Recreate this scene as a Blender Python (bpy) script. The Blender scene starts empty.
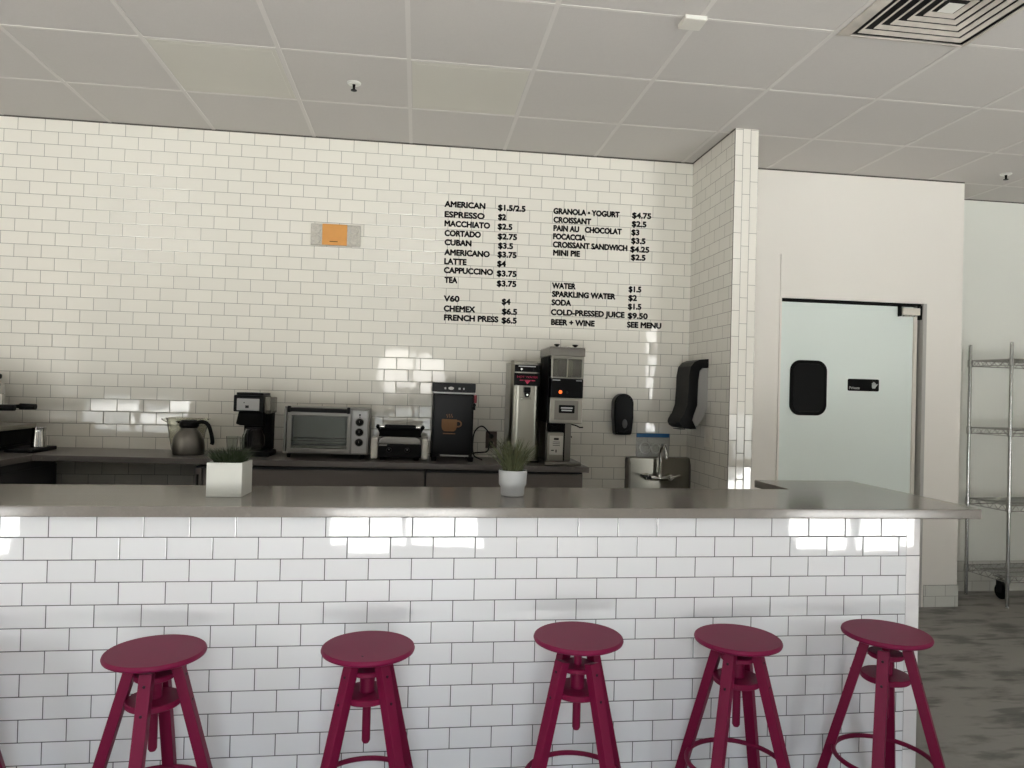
import bpy, bmesh, math, random
from mathutils import Vector, Matrix
random.seed(7)
PI = math.pi
SC = bpy.context.scene
COL = SC.collection

# ------------------------------------------------------------------ camera
cam_d = bpy.data.cameras.new('camera')
cam_d.sensor_width = 36.0
cam_d.sensor_fit = 'HORIZONTAL'
cam_d.lens = 718.48 / 1024 * 36
cam_d.clip_start = 0.05
cam = bpy.data.objects.new('camera', cam_d)
COL.objects.link(cam)
YAW, PITCH, ROLL = 0.1312, 0.0098, 0.0256
fwd = Vector((math.sin(YAW)*math.cos(PITCH), math.cos(YAW)*math.cos(PITCH), math.sin(PITCH)))
rgt = Vector((math.cos(YAW), -math.sin(YAW), 0))
upv = rgt.cross(fwd)
r2 = math.cos(ROLL)*rgt + math.sin(ROLL)*upv
u2 = -math.sin(ROLL)*rgt + math.cos(ROLL)*upv
cam.matrix_world = Matrix(((r2.x, u2.x, -fwd.x, 1.2311), (r2.y, u2.y, -fwd.y, -2.6353), (r2.z, u2.z, -fwd.z, 1.4648), (0, 0, 0, 1)))
SC.camera = cam

# ------------------------------------------------------------------ world, lights, exposure
SC.view_settings.view_transform = 'Standard'
SC.view_settings.look = 'None'
SC.view_settings.gamma = 1.0
SC.view_settings.use_curve_mapping = False
SC.view_settings.exposure = 0.06
try:
    SC.cycles.use_denoising = True
    SC.cycles.max_bounces = 10
    SC.cycles.diffuse_bounces = 6
    SC.cycles.glossy_bounces = 5
    SC.cycles.transmission_bounces = 8
    SC.cycles.sample_clamp_indirect = 8.0
except Exception:
    pass
world = bpy.data.worlds.new('daylight_sky')
SC.world = world
world.use_nodes = True
wn = world.node_tree.nodes['Background']
# bright open sky above the roofs across the street, duller towards the horizon
_nt = world.node_tree
_tc = _nt.nodes.new('ShaderNodeTexCoord'); _sx = _nt.nodes.new('ShaderNodeSeparateXYZ'); _mr = _nt.nodes.new('ShaderNodeMapRange'); _mx = _nt.nodes.new('ShaderNodeMix')
_mr.interpolation_type = 'SMOOTHSTEP'; _mr.inputs[1].default_value = 0.20; _mr.inputs[2].default_value = 0.36
_mx.data_type = 'RGBA'; _mx.inputs[6].default_value = (0.32, 0.34, 0.36, 1); _mx.inputs[7].default_value = (8.6, 9.5, 10.4, 1)
_nt.links.new(_tc.outputs['Generated'], _sx.inputs[0]); _nt.links.new(_sx.outputs[2], _mr.inputs[0]); _nt.links.new(_mr.outputs[0], _mx.inputs[0]); _nt.links.new(_mx.outputs[2], wn.inputs[0])
wn.inputs[1].default_value = 1.0

OPENINGS = [(-3.15, -1.80), (0.50, 1.85), (4.55, 5.90)]     # glazed storefront bays in the wall behind the camera
OPEN_Z = (0.06, 2.5)
YF = -3.40                                                  # inner face of the storefront wall

def area(name, loc, rot, sx, sy, energy, color, portal=False):
    l = bpy.data.lights.new(name, 'AREA')
    l.shape = 'RECTANGLE'; l.size = sx; l.size_y = sy
    l.energy = energy; l.color = color
    if portal:
        l.cycles.is_portal = True
    o = bpy.data.objects.new(name, l); COL.objects.link(o)
    o.location = loc; o.rotation_euler = rot
    return o
# the sunlit pavement in front of the shop throws its light up and in through the glass
area('sunlit_pavement_bounce', (1.6, -6.2, 0.02), (PI, 0, 0), 14.0, 5.0, 4000, (1.0, 0.99, 0.955))
# three unseen area lamps added outdoors just to put bright glints in the glaze
area('glint_lamp_low', (-10.3, -30, 0.02), (PI, 0, 0), 5.0, 14.0, 2000, (1.0, 0.97, 0.92))
area('glint_lamp_upright', (1.1, -14, 1.95), (PI/2, 0, 0), 1.75, 1.05, 58, (1.0, 0.97, 0.92))
area('glint_lamp_upright', (8.4, -14, 1.9), (PI/2, 0, 0), 0.6, 3.0, 58, (1.0, 0.98, 0.95))
for _a, _b in OPENINGS:
    area('sky_portal', ((_a+_b)/2, YF-0.16, sum(OPEN_Z)/2), (PI/2, 0, 0), _b-_a, OPEN_Z[1]-OPEN_Z[0], 1, (1, 1, 1), True)

# ------------------------------------------------------------------ materials
def lin(c):
    def f(v):
        v /= 255.0
        return v/12.92 if v <= 0.04045 else ((v+0.055)/1.055)**2.4
    return tuple(f(v) for v in c) + (1.0,)

class NT:
    def __init__(s, name):
        s.m = bpy.data.materials.new(name); s.m.use_nodes = True
        s.t = s.m.node_tree; s.n = s.t.nodes; s.l = s.t.links
        s.b = s.n['Principled BSDF']
    def node(s, kind, **kw):
        n = s.n.new(kind)
        for k, v in kw.items(): setattr(n, k, v)
        return n
    def link(s, a, b): s.l.new(a, b)
    def set(s, sock, v):
        if isinstance(v, bpy.types.NodeSocket): s.l.new(v, sock)
        else: sock.default_value = v
    def math(s, op, a, b=0.0, c=None):
        n = s.node('ShaderNodeMath', operation=op)
        s.set(n.inputs[0], a); s.set(n.inputs[1], b)
        if c is not None: s.set(n.inputs[2], c)
        return n.outputs[0]
    def mix(s, f, a, b):
        n = s.node('ShaderNodeMix', data_type='RGBA')
        s.set(n.inputs[0], f); s.set(n.inputs[6], a); s.set(n.inputs[7], b)
        return n.outputs[2]
    def smooth(s, x, lo, hi):
        n = s.node('ShaderNodeMapRange', interpolation_type='SMOOTHSTEP')
        s.set(n.inputs[0], x); n.inputs[1].default_value = lo; n.inputs[2].default_value = hi
        return n.outputs[0]
    def noise(s, vec, scale, detail=3.0, rough=0.55):
        n = s.node('ShaderNodeTexNoise')
        if vec is not None: s.set(n.inputs['Vector'], vec)
        n.inputs['Scale'].default_value = scale; n.inputs['Detail'].default_value = detail; n.inputs['Roughness'].default_value = rough
        return n.outputs[0]

def pbr(name, rgb, rough=0.5, metal=0.0, var=0.0, vscale=8.0, bump=0.0, bscale=60.0, spec=0.5, coat=0.0, trans=0.0, ior=1.45, emit=None, alpha=None):
    t = NT(name); b = t.b
    c = lin(rgb)
    b.inputs['Base Color'].default_value = c
    b.inputs['Roughness'].default_value = rough
    b.inputs['Metallic'].default_value = metal
    b.inputs['Specular IOR Level'].default_value = spec
    b.inputs['Coat Weight'].default_value = coat
    b.inputs['Transmission Weight'].default_value = trans
    b.inputs['IOR'].default_value = ior
    tc = t.node('ShaderNodeTexCoord').outputs['Object']
    if var:
        f = t.noise(tc, vscale, 4)
        lo = tuple(v*(1-var) for v in c[:3]) + (1,); hi = tuple(min(1, v*(1+var)) for v in c[:3]) + (1,)
        t.link(t.mix(f, lo, hi), b.inputs['Base Color'])
    if bump:
        bn = t.node('ShaderNodeBump'); bn.inputs['Strength'].default_value = bump; bn.inputs['Distance'].default_value = 0.002
        t.link(t.noise(tc, bscale, 3), bn.inputs['Height']); t.link(bn.outputs[0], b.inputs['Normal'])
    if emit:
        b.inputs['Emission Color'].default_value = lin(emit[0]); b.inputs['Emission Strength'].default_value = emit[1]
    if alpha is not None:
        b.inputs['Alpha'].default_value = alpha
    return t.m

def tile_mat(name, axis, u0, v0, w, h, rgb, grout_rgb, grout=0.0016, tilt=0.012, rough=0.035, vertical=False, seed=0.0):
    """glazed running-bond tile; u along the wall, v downwards from v0"""
    t = NT(name); b = t.b
    pos = t.node('ShaderNodeNewGeometry')
    sx = t.node('ShaderNodeSeparateXYZ'); t.link(pos.outputs['Position'], sx.inputs[0])
    hor = sx.outputs['X'] if axis == 'x' else sx.outputs['Y']
    up = sx.outputs['Z']
    u = t.math('DIVIDE', t.math('SUBTRACT', hor, u0), w)
    v = t.math('DIVIDE', t.math('SUBTRACT', v0, up), h)
    if vertical:                                   # courses run up the wall: columns of width w, tiles of length h
        c = t.math('FLOOR', u)
        v = t.math('ADD', v, t.math('MULTIPLY', t.math('FLOORED_MODULO', c, 2.0), 0.5))
        r = t.math('FLOOR', v)
    else:
        r = t.math('FLOOR', v)
        u = t.math('ADD', u, t.math('MULTIPLY', t.math('FLOORED_MODULO', r, 2.0), 0.5))
        c = t.math('FLOOR', u)
    fu, fv = t.math('SUBTRACT', u, t.math('FLOOR', u)), t.math('SUBTRACT', v, t.math('FLOOR', v))
    du = t.math('MULTIPLY', t.math('MINIMUM', fu, t.math('SUBTRACT', 1.0, fu)), w)
    dv = t.math('MULTIPLY', t.math('MINIMUM', fv, t.math('SUBTRACT', 1.0, fv)), h)
    d = t.math('MINIMUM', du, dv)
    cell = t.node('ShaderNodeCombineXYZ'); t.link(c, cell.inputs[0]); t.link(r, cell.inputs[1]); cell.inputs[2].default_value = seed
    wn_ = t.node('ShaderNodeTexWhiteNoise', noise_dimensions='3D'); t.link(cell.outputs[0], wn_.inputs['Vector'])
    is_tile = t.smooth(d, grout*0.6, grout*1.3)
    base = lin(rgb)
    tone = t.mix(wn_.outputs['Value'], tuple(x*0.955 for x in base[:3])+(1,), base)
    t.link(t.mix(is_tile, lin(grout_rgb), tone), b.inputs['Base Color'])
    rg = t.math('ADD', t.math('MULTIPLY', is_tile, rough-0.8), 0.8)
    t.link(rg, b.inputs['Roughness'])
    b.inputs['Specular IOR Level'].default_value = 0.5
    # every tile is set at a slightly different angle and its glaze is a little wavy
    rv = t.node('ShaderNodeVectorMath', operation='SUBTRACT'); t.link(wn_.outputs['Color'], rv.inputs[0]); rv.inputs[1].default_value = (.5, .5, .5)
    rs = t.node('ShaderNodeVectorMath', operation='SCALE'); t.link(rv.outputs[0], rs.inputs[0]); rs.inputs['Scale'].default_value = tilt
    nz = t.node('ShaderNodeTexNoise'); t.link(pos.outputs['Position'], nz.inputs['Vector']); nz.inputs['Scale'].default_value = 22; nz.inputs['Detail'].default_value = 1.0
    nv = t.node('ShaderNodeVectorMath', operation='SUBTRACT'); t.link(nz.outputs['Color'], nv.inputs[0]); nv.inputs[1].default_value = (.5, .5, .5)
    ns = t.node('ShaderNodeVectorMath', operation='SCALE'); t.link(nv.outputs[0], ns.inputs[0]); ns.inputs['Scale'].default_value = 0.006
    a1 = t.node('ShaderNodeVectorMath', operation='ADD'); t.link(pos.outputs['Normal'], a1.inputs[0]); t.link(rs.outputs[0], a1.inputs[1])
    a2 = t.node('ShaderNodeVectorMath', operation='ADD'); t.link(a1.outputs[0], a2.inputs[0]); t.link(ns.outputs[0], a2.inputs[1])
    nn = t.node('ShaderNodeVectorMath', operation='NORMALIZE'); t.link(a2.outputs[0], nn.inputs[0])
    hgt = t.smooth(d, 0.0005, 0.0045)
    bp = t.node('ShaderNodeBump'); bp.inputs['Strength'].default_value = 0.5; bp.inputs['Distance'].default_value = 0.0016
    t.link(hgt, bp.inputs['Height']); t.link(nn.outputs[0], bp.inputs['Normal']); t.link(bp.outputs[0], b.inputs['Normal'])
    return t.m

PH, PV = 0.1535, 0.0771
T_FRONT = tile_mat('glazed_tile_bar', 'x', 0.0, 1.003, PH, PV, (231, 232, 234), (74, 75, 78))
T_BACK = tile_mat('glazed_tile_back', 'x', -1.2066, 3.0496, PH, PV, (229, 226, 216), (126, 123, 115), grout=0.0013, seed=3)
T_WING = tile_mat('glazed_tile_wing', 'y', 2.06, 3.0496, PH, PV, (222, 219, 210), (114, 110, 103), grout=0.0013, seed=5)
T_WEND = tile_mat('glazed_tile_wing_end', 'x', 3.06, 3.0496, 0.0487, PH, (226, 223, 214), (105, 102, 95), grout=0.0012, vertical=True, seed=9, tilt=0.03)
T_BEND = tile_mat('glazed_tile_bar_end', 'x', 3.179, 1.003, 0.061, PH, (232, 230, 230), (74, 74, 78), vertical=True, seed=11)
T_BASE = tile_mat('glazed_tile_base', 'x', 4.86, 0.156, PH, 0.078, (205, 205, 198), (120, 118, 112), grout=0.0014, rough=.2, seed=13)

def ceiling_mat():
    t = NT('ceiling_panels'); b = t.b
    pos = t.node('ShaderNodeNewGeometry').outputs['Position']
    sx = t.node('ShaderNodeSeparateXYZ'); t.link(pos, sx.inputs[0])
    cu = t.math('FLOOR', t.math('DIVIDE', t.math('SUBTRACT', sx.outputs[0], GX0), GS))
    cv = t.math('FLOOR', t.math('DIVIDE', t.math('SUBTRACT', sx.outputs[1], GY0), GS))
    cell = t.node('ShaderNodeCombineXYZ'); t.link(cu, cell.inputs[0]); t.link(cv, cell.inputs[1])
    w = t.node('ShaderNodeTexWhiteNoise', noise_dimensions='2D'); t.link(cell.outputs[0], w.inputs['Vector'])
    tone = t.mix(w.outputs['Value'], lin((197, 193, 189)), lin((200, 196, 191)))
    f = t.noise(pos, 60, 4)
    t.link(t.mix(t.math('MULTIPLY', f, 0.12), tone, lin((150, 146, 140))), b.inputs['Base Color'])
    b.inputs['Roughness'].default_value = 0.85
    bn = t.node('ShaderNodeBump'); bn.inputs['Strength'].default_value = 0.25; bn.inputs['Distance'].default_value = 0.002
    t.link(t.noise(pos, 140, 3), bn.inputs['Height']); t.link(bn.outputs[0], b.inputs['Normal'])
    return t.m
GX0, GY0, GS = -0.685, 1.477, 0.6115
M_CEIL = ceiling_mat()

def concrete_mat():
    t = NT('stained_concrete'); b = t.b
    pos = t.node('ShaderNodeNewGeometry').outputs['Position']
    mp = t.node('ShaderNodeMapping'); t.link(pos, mp.inputs[0]); mp.inputs['Rotation'].default_value = (0, 0, 0.5); mp.inputs['Scale'].default_value = (1.0, 2.6, 1)
    a = t.noise(mp.outputs[0], 2.3, 5, .6); c = t.noise(pos, 9, 6, .65); g = t.noise(pos, 60, 3)
    base = t.mix(c, lin((118, 114, 109)), lin((150, 146, 140)))
    st = t.smooth(a, 0.48, 0.66)
    base = t.mix(t.math('MULTIPLY', st, 0.8), base, lin((56, 55, 53)))
    mp2 = t.node('ShaderNodeMapping'); t.link(pos, mp2.inputs[0]); mp2.inputs['Rotation'].default_value = (0, 0, -0.35); mp2.inputs['Scale'].default_value = (1.4, 6.0, 1); mp2.inputs['Location'].default_value = (3, 1, 0)
    st2 = t.smooth(t.noise(mp2.outputs[0], 1.9, 3, .5), 0.54, 0.66)
    base = t.mix(t.math('MULTIPLY', st2, 0.7), base, lin((50, 48, 46)))
    base = t.mix(t.math('MULTIPLY', g, 0.25), base, lin((110, 104, 98)))
    t.link(base, b.inputs['Base Color'])
    t.link(t.math('ADD', t.math('MULTIPLY', c, 0.25), 0.32), b.inputs['Roughness'])
    bn = t.node('ShaderNodeBump'); bn.inputs['Strength'].default_value = 0.15; bn.inputs['Distance'].default_value = 0.002
    t.link(c, bn.inputs['Height']); t.link(bn.outputs[0], b.inputs['Normal'])
    return t.m
M_FLOOR = concrete_mat()

def quartz_mat(name, a, c, rough):
    t = NT(name); b = t.b
    pos = t.node('ShaderNodeNewGeometry').outputs['Position']
    f = t.noise(pos, 9, 6, .65); g = t.noise(pos, 120, 2); k = t.noise(pos, 34, 3)
    base = t.mix(f, lin(a), lin(c))
    base = t.mix(t.math('MULTIPLY', g, .2), base, lin((60, 56, 52)))
    base = t.mix(t.math('MULTIPLY', t.smooth(k, .6, .72), .12), base, lin((172, 166, 158)))
    t.link(base, b.inputs['Base Color']); b.inputs['Roughness'].default_value = rough
    return t.m
M_QUARTZ = quartz_mat('grey_quartz', (120, 115, 109), (142, 136, 129), 0.17)
M_QUARTZ2 = quartz_mat('grey_quartz_back', (86, 82, 80), (102, 97, 94), 0.3)

M_WALL = pbr('white_paint', (231, 227, 220), .7, var=.02, vscale=1.5, bump=.06, bscale=90)
M_WALLFAR = pbr('far_wall_paint', (226, 228, 221), .7, var=.02, vscale=1.5)
M_GRID = pbr('ceiling_grid_paint', (207, 203, 198), .6)
M_FRAME = pbr('dark_window_frame', (60, 58, 56), .4)
M_PAVE = pbr('concrete_pavement', (200, 196, 188), .9, var=.06, vscale=3)
M_STOOL = pbr('burgundy_painted_wood', (110, 8, 52), .5, var=.05, vscale=6, bump=.05, bscale=40, spec=.3)
M_SEAT = pbr('burgundy_painted_seat', (112, 10, 56), .5, var=.06, vscale=9, spec=.3)
M_SCREW = pbr('dark_screw', (40, 12, 26), .5, .4)
M_BLACK = pbr('black_plastic', (9, 9, 10), .45, spec=.16)
M_BLACKM = pbr('matt_black', (8, 8, 8), .6, spec=.12)
M_BLACKG = pbr('gloss_black', (6, 6, 7), .28, spec=.14)
M_CHAR = pbr('charcoal_plastic', (26, 26, 27), .45, spec=.2)
M_STEEL = pbr('brushed_stainless', (150, 148, 139), .28, 1.0, var=.05, vscale=5)
M_STEELD = pbr('dull_stainless', (118, 115, 109), .34, 1.0, var=.05, vscale=5)
M_CHROME = pbr('chrome', (205, 204, 200), .10, 1.0)
M_SHELF = pbr('wire_shelf_chrome', (176, 176, 174), .22, 1.0)
M_OVEN = pbr('oven_grey_steel', (128, 126, 122), .38, .75)
M_SILVER = pbr('silver_plastic', (158, 157, 155), .35, .3)
M_CREAM = pbr('cream_plastic', (214, 211, 202), .35)
M_WHITE = pbr('white_ceramic', (224, 224, 217), .28)
M_PLANTER = pbr('white_planter', (206, 207, 200), .3)
M_POT = pbr('pale_grey_ceramic', (172, 174, 174), .45, var=.03)
M_LEAF = pbr('grass_leaf', (38, 48, 26), .5, var=.35, vscale=30)
M_LEAF2 = pbr('grass_leaf_light', (76, 80, 54), .5, var=.45, vscale=25)
M_SOIL = pbr('dark_moss', (34, 32, 22), .9, bump=.5)
M_GLASS = pbr('clear_glass', (240, 243, 240), .03, trans=1.0, ior=1.25)
M_OGLASS = pbr('oven_glass', (232, 238, 236), .04, trans=.97, ior=1.2)
M_CLEARP = pbr('clear_plastic', (236, 236, 226), .12, trans=.9, ior=1.15)
M_HOPPER = pbr('smoky_hopper', (160, 158, 150), .15, trans=.8, ior=1.15)
M_BAGP = pbr('clear_bag_plastic', (236, 238, 238), .2, trans=.85, ior=1.12)
M_BLUE = pbr('blue_band', (28, 98, 154), .4)
M_PAPER = pbr('white_card', (188, 186, 178), .6)
M_ORANGE = pbr('orange_cardboard', (212, 152, 84), .75, var=.08, vscale=20)
M_SPECK = pbr('speckled_grey_plastic', (186, 182, 172), .35, var=.3, vscale=90)
M_TEXT = pbr('black_vinyl', (12, 12, 12), .5, spec=.2)
M_SIGNTX = pbr('sign_white_print', (170, 172, 172), .5)
M_PINK = pbr('magenta_print', (170, 30, 70), .5)
M_RED = pbr('red_plastic', (120, 18, 32), .4)
M_CUP = pbr('caramel_print', (118, 80, 40), .5)
M_LAMPO = pbr('orange_pilot_lamp', (240, 110, 50), .3, emit=((255, 110, 40), 1.2))
M_GLOWW = pbr('glowing_white', (240, 240, 235), .3, emit=((255, 255, 245), .6))
M_CAB = pbr('cabinet_laminate', (98, 92, 88), .45, var=.05, vscale=4)
M_CABD = pbr('dark_cabinet_side', (52, 51, 53), .5, var=.05, vscale=4)
M_DOOR = pbr('pale_green_door', (222, 231, 226), .38, var=.02, vscale=1.2)
M_JAMB = pbr('grey_jamb', (176, 174, 169), .5)
M_DARKGAP = pbr('near_black', (14, 14, 14), .7, spec=.15)
M_SGREY = pbr('sight_grey', (96, 96, 96), .4)
M_DGLASS = pbr('dark_door_glass', (10, 11, 11), .3, spec=.16)
M_SHADELINE = pbr('painted_shadow_line', (84, 80, 75), .8)
M_VENT = pbr('dusty_vent_metal', (196, 189, 180), .6, var=.3, vscale=14)
M_VENTD = pbr('vent_throat', (24, 23, 22), .8)
M_PANEL = pbr('yellowed_panel', (204, 201, 191), .7, var=.02, vscale=3)
M_SWITCH = pbr('ivory_plate', (214, 209, 198), .35)
M_OUTLET = pbr('brown_outlet', (70, 52, 46), .5)
M_CHEEK = pbr('grey_dispenser_cheek', (148, 147, 144), .5)

# ------------------------------------------------------------------ mesh helpers
class MB:
    def __init__(s): s.bm = bmesh.new()
    def _merge(s, b):
        me = bpy.data.meshes.new('tmp'); b.to_mesh(me); b.free(); s.bm.from_mesh(me); bpy.data.meshes.remove(me); return s
    def box(s, x0, x1, y0, y1, z0, z1, bev=0.0, seg=2, mat=None):
        b = bmesh.new(); bmesh.ops.create_cube(b, size=1.0)
        for v in b.verts:
            v.co = Vector((x0+(v.co.x+.5)*(x1-x0), y0+(v.co.y+.5)*(y1-y0), z0+(v.co.z+.5)*(z1-z0)))
        if bev: bmesh.ops.bevel(b, geom=b.edges[:], offset=bev, segments=seg, affect='EDGES', profile=.5)
        if mat is not None: b.transform(mat)
        return s._merge(b)
    def beam(s, p0, p1, w, d, out, bev=0.0):
        """bar from p0 to p1; d is measured along `out`, w across it"""
        p0, p1, out = Vector(p0), Vector(p1), Vector(out)
        ax = (p1-p0); L = ax.length; ax.normalize()
        o = (out - ax*out.dot(ax)).normalized(); t = ax.cross(o)
        m = Matrix(((t.x, o.x, ax.x, p0.x), (t.y, o.y, ax.y, p0.y), (t.z, o.z, ax.z, p0.z), (0, 0, 0, 1)))
        return s.box(-w/2, w/2, -d/2, d/2, 0, L, bev, 2, m)
    def lathe(s, prof, c=(0, 0, 0), axis='z', seg=32, mat=None):
        b = bmesh.new(); rings = []
        for r, h in prof:
            if r < 1e-6: rings.append([b.verts.new((0, 0, h))])
            else: rings.append([b.verts.new((r*math.cos(2*PI*i/seg), r*math.sin(2*PI*i/seg), h)) for i in range(seg)])
        for A, B in zip(rings, rings[1:]):
            for i in range(seg):
                j = (i+1) % seg
                if len(A) == 1 and len(B) == 1: continue
                if len(A) == 1: b.faces.new((A[0], B[i], B[j]))
                elif len(B) == 1: b.faces.new((A[i], A[j], B[0]))
                else: b.faces.new((A[i], A[j], B[j], B[i]))
        for R, fl in ((rings[0], True), (rings[-1], False)):
            if len(R) > 1: b.faces.new(R[::-1] if fl else R)
        if axis == 'y': b.transform(Matrix.Rotation(PI/2, 4, 'X'))       # +h runs to -y
        if axis == 'x': b.transform(Matrix.Rotation(PI/2, 4, 'Y'))
        if mat is not None: b.transform(mat)
        b.transform(Matrix.Translation(c))
        bmesh.ops.recalc_face_normals(b, faces=b.faces[:])
        return s._merge(b)
    def cyl(s, p0, p1, r0, r1=None, seg=20):
        r1 = r0 if r1 is None else r1
        p0, p1 = Vector(p0), Vector(p1); d = p1-p0
        m = d.to_track_quat('Z', 'Y').to_matrix().to_4x4()
        return s.lathe([(r0, 0), (r1, d.length)], p0, seg=seg, mat=m)
    def tube(s, pts, r, seg=10, closed=False, taper=None):
        pts = [Vector(p) for p in pts]; n = len(pts); b = bmesh.new(); rings = []
        tans = []
        for i in range(n):
            a = pts[i-1] if (i > 0 or closed) else pts[i]; c = pts[(i+1) % n] if (i < n-1 or closed) else pts[i]
            tans.append((c-a).normalized())
        nrm = tans[0].orthogonal().normalized()
        for i in range(n):
            nrm = (nrm - tans[i]*nrm.dot(tans[i])).normalized(); bi = tans[i].cross(nrm)
            rr = r if taper is None else r*taper[i]
            rings.append([b.verts.new(pts[i] + nrm*rr*math.cos(2*PI*k/seg) + bi*rr*math.sin(2*PI*k/seg)) for k in range(seg)])
        for i in range(n if closed else n-1):
            A, B = rings[i], rings[(i+1) % n]
            for k in range(seg): b.faces.new((A[k], A[(k+1) % seg], B[(k+1) % seg], B[k]))
        if not closed:
            b.faces.new(rings[0][::-1]); b.faces.new(rings[-1])
        bmesh.ops.recalc_face_normals(b, faces=b.faces[:])
        return s._merge(b)
    def prism(s, poly, plane, a, c, bev=0.0, seg=2):
        """polygon in plane 'xz','yz','xy' extruded along the third axis from a to c"""
        b = bmesh.new()
        def P(p, h):
            return {'xz': (p[0], h, p[1]), 'yz': (h, p[0], p[1]), 'xy': (p[0], p[1], h)}[plane]
        A = [b.verts.new(P(p, a)) for p in poly]; B = [b.verts.new(P(p, c)) for p in poly]; n = len(poly)
        b.faces.new(A); b.faces.new(B[::-1])
        for i in range(n): b.faces.new((A[i], B[i], B[(i+1) % n], A[(i+1) % n]))
        bmesh.ops.recalc_face_normals(b, faces=b.faces[:])
        if bev: bmesh.ops.bevel(b, geom=b.edges[:], offset=bev, segments=seg, affect='EDGES', profile=.5)
        return s._merge(b)
    def rrect(s, cx, cz, w, h, r, y0, y1, n=6, bev=0.0):
        pts = []
        for (sx, sz, a0) in ((1, 1, 0), (-1, 1, PI/2), (-1, -1, PI), (1, -1, 1.5*PI)):
            for i in range(n+1):
                a = a0 + PI/2*i/n
                pts.append((cx+sx*(w/2-r)+r*math.cos(a), cz+sz*(h/2-r)+r*math.sin(a)))
        return s.prism(pts, 'xz', y0, y1, bev)
    def build(s, name, mat, parent=None, loc=None, angle=35):
        me = bpy.data.meshes.new(name); s.bm.to_mesh(me); s.bm.free()
        for p in me.polygons: p.use_smooth = True
        me.set_sharp_from_angle(angle=math.radians(angle))
        me.materials.append(mat)
        o = bpy.data.objects.new(name, me); COL.objects.link(o)
        wnm = o.modifiers.new('weighted_normals', 'WEIGHTED_NORMAL'); wnm.keep_sharp = True
        if parent is not None: o.parent = parent
        if loc is not None: o.location = loc
        return o

def thing(name, label, cat, loc, rz=0.0, group=None):
    o = bpy.data.objects.new(name, None); o.empty_display_size = .05; COL.objects.link(o)
    o.location = loc; o.rotation_euler = (0, 0, rz)
    return tag(o, label, cat, group)
def tag(o, label, cat, group=None):
    o['label'] = label; o['category'] = cat
    if group: o['group'] = group
    return o
def struct(o):
    o['kind'] = 'structure'; return o
def boxes(*bs):
    m = MB()
    for b in bs: m.box(*b)
    return m
def text_mesh(body, bold=0.0, spacing=1.0):
    cu = bpy.data.curves.new('lettering', 'FONT'); cu.body = body; cu.size = 1.0; cu.offset = bold; cu.extrude = 0.0; cu.space_character = spacing; cu.space_word = 1.0
    cu.resolution_u = 4
    ob = bpy.data.objects.new('lettering', cu); COL.objects.link(ob)
    bpy.context.view_layer.update()
    dg = bpy.context.evaluated_depsgraph_get()
    me = bpy.data.meshes.new_from_object(ob.evaluated_get(dg))
    bpy.data.objects.remove(ob); bpy.data.curves.remove(cu)
    return me
def wall_text(name, body, x0, x1, z, cap, y, mat, parent, bold=0.02, thick=0.0008, heavy=False):
    """flat lettering standing on a wall that faces -y; x0..x1 is the measured width, z the baseline"""
    me = text_mesh(body, bold)
    xs = [v.co.x for v in me.vertices]
    a, c = min(xs), max(xs); kx = (x1-x0)/(c-a); kz = cap/0.729
    b = bmesh.new()
    for dx, dz in ([(0, 0)] + [(.0029*math.cos(PI*k/4), .0029*math.sin(PI*k/4)) for k in range(8)] if heavy else ((0, 0),)):
        n0 = len(b.verts); b.from_mesh(me); b.verts.ensure_lookup_table()
        for v in b.verts[n0:]: v.co = Vector((x0+dx+(v.co.x-a)*kx, y, z+dz+v.co.y*kz))
    bpy.data.meshes.remove(me)
    r = bmesh.ops.extrude_face_region(b, geom=b.faces[:])
    for e in r['geom']:
        if isinstance(e, bmesh.types.BMVert): e.co.y -= thick
    bmesh.ops.recalc_face_normals(b, faces=b.faces[:])
    m2 = bpy.data.meshes.new(name); b.to_mesh(m2); b.free(); m2.materials.append(mat)
    o = bpy.data.objects.new(name, m2); COL.objects.link(o)
    if parent is not None: o.parent = parent
    return o

# ------------------------------------------------------------------ the room
ZC = 3.055
XL, XR = -3.25, 7.4
struct(boxes((XL-.2, XR+.2, YF-.25, 2.75, -.12, 0)).build('floor', M_FLOOR))
struct(boxes((XL-.2, XR+.2, YF-.25, 2.75, ZC, ZC+.12)).build('ceiling', M_CEIL))
struct(boxes((XL-.15, XL, YF-.25, 2.75, 0, ZC)).build('wall_left', M_WALL))
struct(boxes((XR, XR+.15, YF-.25, 2.75, 0, ZC)).build('wall_right', M_WALL))
struct(boxes((XL-.1, 3.10, 2.06, 2.25, 0, ZC)).build('wall_back', T_BACK))
DX0, DX1, DZ = 3.728, 4.826, 2.164
struct(boxes((3.10, DX0, 2.07, 2.25, 0, ZC), (DX0, DX1, 2.07, 2.25, DZ, ZC), (DX1, 5.11, 2.07, 2.60, 0, ZC)).build('wall_door', M_WALL))
struct(boxes((5.11, XR+.1, 2.455, 2.60, 0, ZC)).build('wall_far', M_WALLFAR))
# wing wall: painted core, glazed tile on its two visible faces
struct(boxes((3.068, 3.198, 1.408, 2.062, 0, ZC)).build('wall_wing', M_WALL))
struct(boxes((3.06, 3.068, 1.408, 2.06, 0, ZC)).build('trim_1', T_WING))
struct(boxes((3.06, 3.206, 1.40, 1.408, 0, ZC)).build('trim_2', T_WEND))
struct(boxes((3.198, 3.206, 1.408, 2.07, 0, ZC)).build('trim_3', T_WING))
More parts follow.
